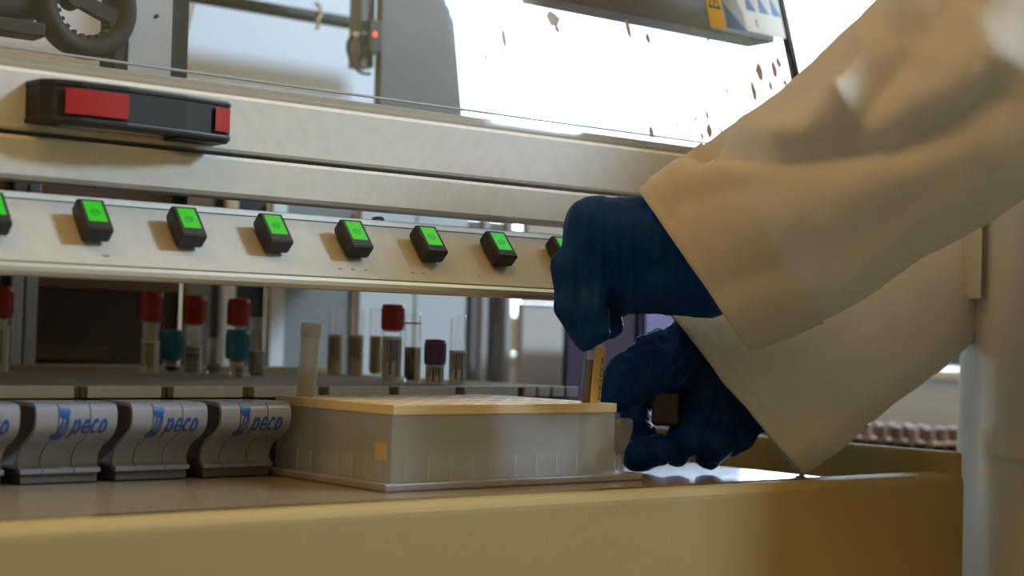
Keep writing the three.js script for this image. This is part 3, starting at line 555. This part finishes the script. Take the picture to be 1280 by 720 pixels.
// glove that curls round the hand scanner
{
  const J = { wrist: [0.8977, 0.9816, -0.8189], wr2: [0.9009, 0.9607, -0.8173], pa: [0.8637, 0.9836, -0.8399], pb: [0.8750, 0.9658, -0.8379], t0: [0.8469, 0.9905, -0.8403], t1: [0.8228, 0.9800, -0.8473], t2: [0.8043, 0.9691, -0.8563], t3: [0.7952, 0.9572, -0.8615], ik: [0.8692, 0.9706, -0.8746], i1: [0.8506, 0.9510, -0.9032], i2: [0.8358, 0.9233, -0.8778], i2b: [0.8145, 0.9130, -0.8568], i3: [0.8192, 0.9179, -0.8400], mk: [0.8849, 0.9711, -0.8619], m1: [0.8585, 0.9542, -0.8324], m2: [0.8392, 0.9279, -0.8324], m3: [0.8386, 0.9149, -0.8412], rk: [0.8943, 0.9655, -0.8481], r1: [0.8726, 0.9475, -0.8213], r2: [0.8589, 0.9242, -0.8205], r3: [0.8599, 0.9134, -0.8292], pk: [0.9027, 0.9599, -0.8351], p1: [0.8885, 0.9429, -0.8151], p2: [0.8784, 0.9283, -0.8149], p3: [0.8788, 0.9210, -0.8239] };
  const palm = [chain([J.wrist, J.pa], [0.029, 0.021], 0.01), chain([J.wr2, J.pb], [0.028, 0.018], 0.01), chain([J.pa, J.ik], [0.020, 0.014], 0.01), chain([J.pb, J.mk], [0.018, 0.014], 0.01), chain([J.pb, J.rk], [0.018, 0.014], 0.01), chain([J.wr2, J.pk], [0.022, 0.013], 0.01)];
  const fingers = [chain([J.t0, J.t1, J.t2, J.t3], [0.0235, 0.0225, 0.0175, 0.0135], 0.008), chain([J.ik, J.i1, J.i2, J.i2b, J.i3], [0.013, 0.012, 0.0115, 0.0115, 0.0118], 0.006), chain([J.mk, J.m1, J.m2, J.m3], [0.014, 0.0132, 0.0125, 0.0105], 0.006), chain([J.rk, J.r1, J.r2, J.r3], [0.014, 0.013, 0.0122, 0.0105], 0.006), chain([J.pk, J.p1, J.p2, J.p3], [0.0125, 0.0112, 0.0102, 0.0092], 0.006)];
  const cr = wrinkle(0.0008, 120, 70, 120), fine = wrinkle(0.0003, 260, 260, 260);
  const folds = (x, y, z) => { const u = (0.835 - x) * 0.8 + (y - 0.97) * 0.6 - (z + 0.845) * 0.3, w = Math.exp(-(((x - 0.822) / 0.024) ** 2 + ((y - 0.985) / 0.022) ** 2)); return 0.0021 * w * Math.sin(u * 520 + 2 * noise3(x * 60, y * 60, z * 60)); };
  const f = (x, y, z) => { let d = 9; for (const p of palm) d = smin(d, p(x, y, z), 0.018); let q = 9; for (const g of fingers) q = smin(q, g(x, y, z), 0.0025); d = smin(d, q, 0.007); return Math.max(d + cr(x, y, z) + fine(x, y, z) + folds(x, y, z), 0.9008 - y); };
  mesh('glove', nets([0.770, 0.895, -0.925], [0.935, 1.02, -0.78], 0.0023, f), M.glove, person).userData.label = 'blue nitrile glove curled round a dark hand scanner';
}
// coat: two sleeves and a body, lofted
function loftSleeve(rings, ridges, rough, nU = 110, nV = 120) {
  const cs = [0, 1, 2].map(k => new THREE.CatmullRomCurve3(rings.map(r => V(...r[k])), false, 'centripetal')), R = rings.length - 1;
  const at = (s, th) => { const u = Math.min(1, s / R), c = cs.map(q => q.getPoint(u)); return c[0].addScaledVector(c[1], Math.cos(th)).addScaledVector(c[2], Math.sin(th)); };
  const shift = (s, th, p) => {
    let d = rough * (0.6 * noise3(p.x * 22, p.y * 22, p.z * 22) + 0.3 * noise3(p.x * 60, p.y * 60, p.z * 60));
    const q = Math.cos(th), front = Math.sin(th) > -0.15 ? 1 : 0;
    if (front) for (const [pts, amp, wid] of ridges) {
      let m = 9; for (let i = 0; i < pts.length - 1; i++) { const [s0, q0] = pts[i], [s1, q1] = pts[i + 1], ds = (s1 - s0) * 0.045, dq = (q1 - q0) * 0.065, es = (s - s0) * 0.045, eq = (q - q0) * 0.065, t = Math.max(0, Math.min(1, (es * ds + eq * dq) / (ds * ds + dq * dq))); m = Math.min(m, Math.hypot(es - t * ds, eq - t * dq)); }
      d += amp * Math.exp(-((m / wid) ** 1.5));
    }
    const hem = Math.exp(-(((s - 0.42) / 0.05) ** 2)); d -= 0.0012 * hem;     // stitched hem line
    return d;
  };
  const pos = [], uv = [], idx = [], row = nV + 1;
  const put = (s, th, off) => { const p = at(s, th), e = 0.01, n = at(s, th + e).sub(at(s, th - e)).cross(at(s + e, th).sub(at(Math.max(0, s - e), th))).normalize(); p.addScaledVector(n, -(shift(s, th, p) + off)); pos.push(p.x, p.y, p.z); uv.push(s * 0.5, th / 3); };
  for (let i = 0; i <= nU; i++) for (let j = 0; j <= nV; j++) put(R * (i / nU) ** 1.15, 2 * Math.PI * j / nV, 0);
  const inner = 14, base = (nU + 1) * row;
  for (let i = 0; i <= inner; i++) for (let j = 0; j <= nV; j++) put(1.6 * i / inner, 2 * Math.PI * j / nV, -0.0022);
  const quads = (b, n, flip) => { for (let i = 0; i < n; i++) for (let j = 0; j < nV; j++) { const a = b + i * row + j, c = a + row; flip ? idx.push(a, a + 1, c, c, a + 1, c + 1) : idx.push(a, c, a + 1, c, c + 1, a + 1); } };
  quads(0, nU, false); quads(base, inner, true);
  for (let j = 0; j < nV; j++) idx.push(j, j + 1, base + j, base + j, j + 1, base + j + 1);
  const g = new THREE.BufferGeometry(); g.setAttribute('position', new THREE.Float32BufferAttribute(pos, 3)); g.setAttribute('uv', new THREE.Float32BufferAttribute(uv, 2)); g.setIndex(idx); g.computeVertexNormals(); return g;
}
const nearRings = [
  [[0.7765, 1.0449, -0.7663], [-0.0306, 0.0525, -0.0225], [-0.0274, -0.0036, 0.0289]],
  [[0.7934, 1.0601, -0.7494], [-0.0328, 0.0566, -0.0241], [-0.0315, -0.0047, 0.0318]],
  [[0.8190, 1.0818, -0.7227], [-0.0349, 0.0596, -0.0257], [-0.0375, -0.0067, 0.0355]],
  [[0.8502, 1.1146, -0.6910], [-0.0369, 0.0590, -0.0273], [-0.0430, -0.0093, 0.0378]],
  [[0.8759, 1.1422, -0.6653], [-0.0411, 0.0617, -0.0306], [-0.0482, -0.0122, 0.0403]],
  [[0.8994, 1.1671, -0.6453], [-0.0458, 0.0615, -0.0344], [-0.0515, -0.0150, 0.0418]],
  [[0.9395, 1.2076, -0.6241], [-0.0514, 0.0755, -0.0384], [-0.0579, -0.0179, 0.0425]],
  [[0.9988, 1.2604, -0.6036], [-0.0505, 0.0910, -0.0370], [-0.0657, -0.0197, 0.0412]],
  [[1.0950, 1.3200, -0.5600], [-0.0500, 0.0700, -0.0400], [-0.0600, -0.0250, 0.0500]]];
const farRings = [
  [[0.8754, 0.9594, -0.8186], [-0.0397, 0.0580, -0.0296], [-0.0279, -0.0032, 0.0312]],
  [[0.9071, 0.9763, -0.8181], [-0.0438, 0.0565, -0.0330], [-0.0308, -0.0041, 0.0339]],
  [[0.9686, 1.0072, -0.8185], [-0.0440, 0.0578, -0.0331], [-0.0359, -0.0061, 0.0371]],
  [[1.0460, 1.0420, -0.8254], [-0.0454, 0.0597, -0.0341], [-0.0405, -0.0083, 0.0393]],
  [[1.1313, 1.0823, -0.8384], [-0.0450, 0.0634, -0.0337], [-0.0455, -0.0106, 0.0408]],
  [[1.2292, 1.1468, -0.8402], [-0.0464, 0.0683, -0.0346], [-0.0517, -0.0138, 0.0420]],
  [[1.3011, 1.2264, -0.8175], [-0.0487, 0.0824, -0.0359], [-0.0589, -0.0167, 0.0416]],
  [[1.3474, 1.2953, -0.7901], [-0.0491, 0.0830, -0.0361], [-0.0650, -0.0201, 0.0420]],
  [[1.3100, 1.3200, -0.8250], [-0.0500, 0.0700, -0.0400], [-0.0500, -0.0250, 0.0450]]];
const nearRidges = [
  [[[1.5, 1.0], [1.81, 0.93], [2.13, 0.68], [2.41, 0.47], [3.15, 0.19], [3.73, 0.0], [4.55, -0.1], [5.4, -0.12]], 0.016, 0.0085],
  [[[2.5, 0.62], [2.74, 0.50], [3.05, 0.52], [3.4, 0.55]], -0.016, 0.014],
  [[[4.4, 1.0], [4.1, 0.92], [3.79, 0.85], [3.4, 0.80], [2.95, 0.86], [2.6, 0.9]], 0.006, 0.012],
  [[[4.3, 0.80], [3.95, 0.70], [3.55, 0.58]], -0.010, 0.010],
  [[[4.75, 0.54], [4.52, 0.50], [3.95, 0.43], [3.50, 0.33], [3.21, 0.27]], 0.009, 0.0065],
  [[[3.6, 0.18], [4.2, 0.22], [4.9, 0.15], [5.6, 0.1]], -0.009, 0.016],
  [[[5.1, 0.95], [4.89, 0.87], [4.88, 0.76], [5.06, 0.61], [5.41, 0.53], [5.75, 0.58], [6.1, 0.7]], 0.006, 0.009],
  [[[5.3, 0.8], [5.6, 0.85]], -0.008, 0.010],
  [[[0.3, 0.62], [0.68, 0.68], [1.38, 0.52], [1.93, 0.36]], 0.004, 0.012],
  [[[0.1, -0.21], [1.36, -0.3], [2.93, -0.47], [4.33, -0.45]], 0.003, 0.016],
  [[[1.6, 0.15], [2.6, -0.05], [3.6, -0.25]], -0.005, 0.02]];
const farRidges = [[[[0, 0.2], [1.2, 0.0], [3, -0.1]], 0.003, 0.015], [[[0.4, -0.5], [2, -0.45], [3.5, -0.5]], 0.002, 0.02], [[[0.0, -0.75], [0.8, -0.7]], -0.002, 0.01]];
const near = loftSleeve(nearRings, nearRidges, 0.0016), far = loftSleeve(farRings, farRidges, 0.0014);
// body of the coat: rings of [y, centre x, centre z, half depth, half width]
const axisA = V(0.778, 0, 0.628), axisB = V(0.628, 0, -0.778);
const coatRings = [[0.500, 1.206, -0.696, 0.160, 0.250], [0.700, 1.206, -0.696, 0.142, 0.235], [0.810, 1.206, -0.696, 0.123, 0.225], [0.943, 1.206, -0.696, 0.120, 0.215], [1.095, 1.206, -0.696, 0.122, 0.205], [1.180, 1.206, -0.696, 0.122, 0.205], [1.270, 1.206, -0.696, 0.116, 0.205], [1.340, 1.206, -0.696, 0.095, 0.175], [1.390, 1.206, -0.696, 0.075, 0.115], [1.430, 1.206, -0.696, 0.060, 0.075]];
function coatPoint(y, th, off = 0) {
  let k = 0; while (k < coatRings.length - 2 && coatRings[k + 1][0] < y) k++;
  const a = coatRings[k], b = coatRings[k + 1], t = (y - a[0]) / (b[0] - a[0]), L = i => a[i] + (b[i] - a[i]) * t;
  const fold = 0.004 * Math.sin(7 * th + 2.2) * Math.max(0, Math.min(1, (1.25 - y) / 0.4)) + 0.003 * noise3(th * 1.5, y * 4, 2) + 0.006 * Math.exp(-(((th + 2.80) / 0.05) ** 2)) * Math.max(0, Math.min(1, (y - 0.93) / 0.05)) + off;
  const ca = Math.cos(th), sb = Math.sin(th);
  return V(L(1), y, L(2)).addScaledVector(axisA, ca * (L(3) + fold)).addScaledVector(axisB, sb * (L(4) + fold));
}
function coatPatch(y0, y1, t0, t1, off, nu = 60, nv = 90, closed = false) {
  const pos = [], uv = [], idx = [];
  for (let i = 0; i <= nu; i++) for (let j = 0; j <= nv; j++) { const p = coatPoint(y0 + (y1 - y0) * i / nu, t0 + (t1 - t0) * j / nv, off); pos.push(p.x, p.y, p.z); uv.push(p.y * 3, (t0 + (t1 - t0) * j / nv)); }
  for (let i = 0; i < nu; i++) for (let j = 0; j < nv; j++) { const a = i * (nv + 1) + j, c = a + nv + 1; idx.push(a, a + 1, c, c, a + 1, c + 1); }
  const g = new THREE.BufferGeometry(); g.setAttribute('position', new THREE.Float32BufferAttribute(pos, 3)); g.setAttribute('uv', new THREE.Float32BufferAttribute(uv, 2)); g.setIndex(idx); g.computeVertexNormals(); return g;
}
mesh('lab_coat', mergeGeometries([near, far, coatPatch(0.50, 1.43, 0, 2 * Math.PI, 0, 90, 160)]), M.coat, person).userData.label = 'white cotton lab coat with long sleeves';
mesh('pocket', coatPatch(0.73, 0.9330, -2.98, -2.15, 0.0050, 24, 24), M.coat, person).userData.label = 'patch pocket of the coat';
mesh('pocket_hem', coatPatch(0.915, 0.9338, -2.984, -2.146, 0.0075, 6, 24), M.coat, person);
mesh('front_placket', coatPatch(1.038, 1.25, -3.14 - 0.16, -3.02, 0.010, 30, 10), M.coat, person);
// body under the coat: trousers, neck, head and shoes, mostly outside the picture
{
  const c = (x, y, z) => [x, y, z], F = V(-0.778, 0, -0.628);           // facing
  const hipL = c(1.148, 0.879, -0.626), hipR = c(1.268, 0.879, -0.756);
  const parts = [chain([c(1.208, 0.907, -0.691), c(1.203, 1.093, -0.691), c(1.208, 1.280, -0.692)], [0.10, 0.098, 0.09], 0.03), chain([c(1.108, 1.325, -0.571), c(1.308, 1.325, -0.816)], [0.05, 0.05], 0.03), chain([c(1.208, 1.340, -0.693), c(1.203, 1.480, -0.697)], [0.062, 0.052], 0.02),
    chain([hipL, c(1.138, 0.487, -0.621), c(1.153, 0.090, -0.616)], [0.088, 0.058, 0.043], 0.03), chain([hipR, c(1.263, 0.487, -0.766), c(1.278, 0.090, -0.756)], [0.088, 0.058, 0.043], 0.03),
    chain([c(1.153, 0.055, -0.616), c(1.008, 0.045, -0.736)], [0.045, 0.04], 0.03), chain([c(1.278, 0.055, -0.756), c(1.133, 0.045, -0.876)], [0.045, 0.04], 0.03),
    chain([c(1.193, 1.505, -0.706), c(1.163, 1.485, -0.728)], [0.062, 0.048], 0.03), chain([c(1.206, 1.575, -0.696), c(1.183, 1.570, -0.714)], [0.086, 0.078], 0.03), chain([c(1.118, 1.530, -0.764), c(1.104, 1.517, -0.775)], [0.010, 0.013], 0.015)];
  const f = (x, y, z) => { let d = 9; for (const p of parts) d = smin(d, p(x, y, z), 0.03); return d; };
  const g = nets([0.91, -0.005, -0.99], [1.47, 1.70, -0.42], 0.014, (x, y, z) => Math.max(f(x, y, z), 0.004 - y));
  const col = [], p = g.attributes.position; for (let i = 0; i < p.count; i++) { const y = p.getY(i); const k = y > 1.40 ? [0.5, 0.32, 0.23] : y < 0.1 ? [0.05, 0.05, 0.05] : [0.06, 0.07, 0.11]; col.push(...k); }
  g.setAttribute('color', new THREE.Float32BufferAttribute(col, 3));
  mesh('body', g, new THREE.MeshStandardMaterial({ vertexColors: true, roughness: 0.7 }), person);
  const hair = chain([c(1.228, 1.595, -0.678), c(1.200, 1.615, -0.701)], [0.088, 0.078], 0.02);
  mesh('hair', nets([1.07, 1.48, -0.83], [1.36, 1.74, -0.54], 0.01, (x, y, z) => Math.max(hair(x, y, z), -((x - 1.168) * 0.778 + (z + 0.726) * 0.628 + (y - 1.58) * 0.5))), std(0.03, 0.02, 0.014, 0.6), person);
}
{
  const s = thing('hand_scanner', 'small dark hand-held reader gripped in the curled glove', 'scanner', [0.8457, 0.9448, -0.8560]);
  mesh('body', new RoundedBoxGeometry(0.075, 0.026, 0.020, 3, 0.004), std(0.018, 0.011, 0.010, 0.4), s);
  mesh('window_plate', new RoundedBoxGeometry(0.012, 0.006, 0.002, 2, 0.0008).translate(0.004, 0.006, 0.0102), M.cream, s);
  mesh('trigger', new RoundedBoxGeometry(0.010, 0.004, 0.003, 2, 0.0008).translate(0.004, -0.004, 0.0105), M.cream, s);
  s.rotation.y = 0.68; s.rotation.z = -0.1;
}

// ---------------------------------------------------------------- beyond the side lip
{
  const t = thing('tube_tray', 'brown tray of upright tubes beyond the bench side lip', 'tray', [1.50, 0.8622, -1.46]);
  mesh('base', box(0, 0, 0, 0.30, 0.008, 0.36, 0.001), M.tanPanel, t);
  for (const y of [0.014, 0.026]) mesh('tier', box(0, y, 0, 0.30, y + 0.003, 0.36, 0.001), std(0.26, 0.15, 0.08, 0.6), t);
  const pin = lathe([[0, 0], [0.006, 0], [0.006, 0.034], [0.005, 0.036], [0, 0.036]], 10), pinMats = [std(0.16, 0.09, 0.06, 0.5), std(0.24, 0.15, 0.11, 0.5), std(0.11, 0.07, 0.06, 0.5)];
  for (let i = 0; i < 4; i++) for (let j = 0; j < 16; j++) { const p = mesh('vial', pin, pinMats[(i * 3 + j * 5) % 3], t); p.position.set(0.014 + 0.024 * i, 0.008, 0.014 + 0.022 * j); }
}
{
  const c = thing('low_cabinet', 'pale blue low cabinet with bright white top edge under the window', 'cabinet', [2.0, 0, -1.5]);
  mesh('carcass', box(0, 0, -1.2, 0.5, 0.952, 1.2, 0.005), M.bluePale, c);
  mesh('worktop', box(-0.015, 0.9525, -1.21, 0.52, 0.966, 1.21, 0.002), std(0.8, 0.8, 0.8, 0.4), c);
  mesh('splash_board', box(0.49, 0.967, -1.2, 0.51, 1.03, 1.2, 0.002), std(0.10, 0.12, 0.17, 0.5), c);
}
renderer.render(scene, camera);
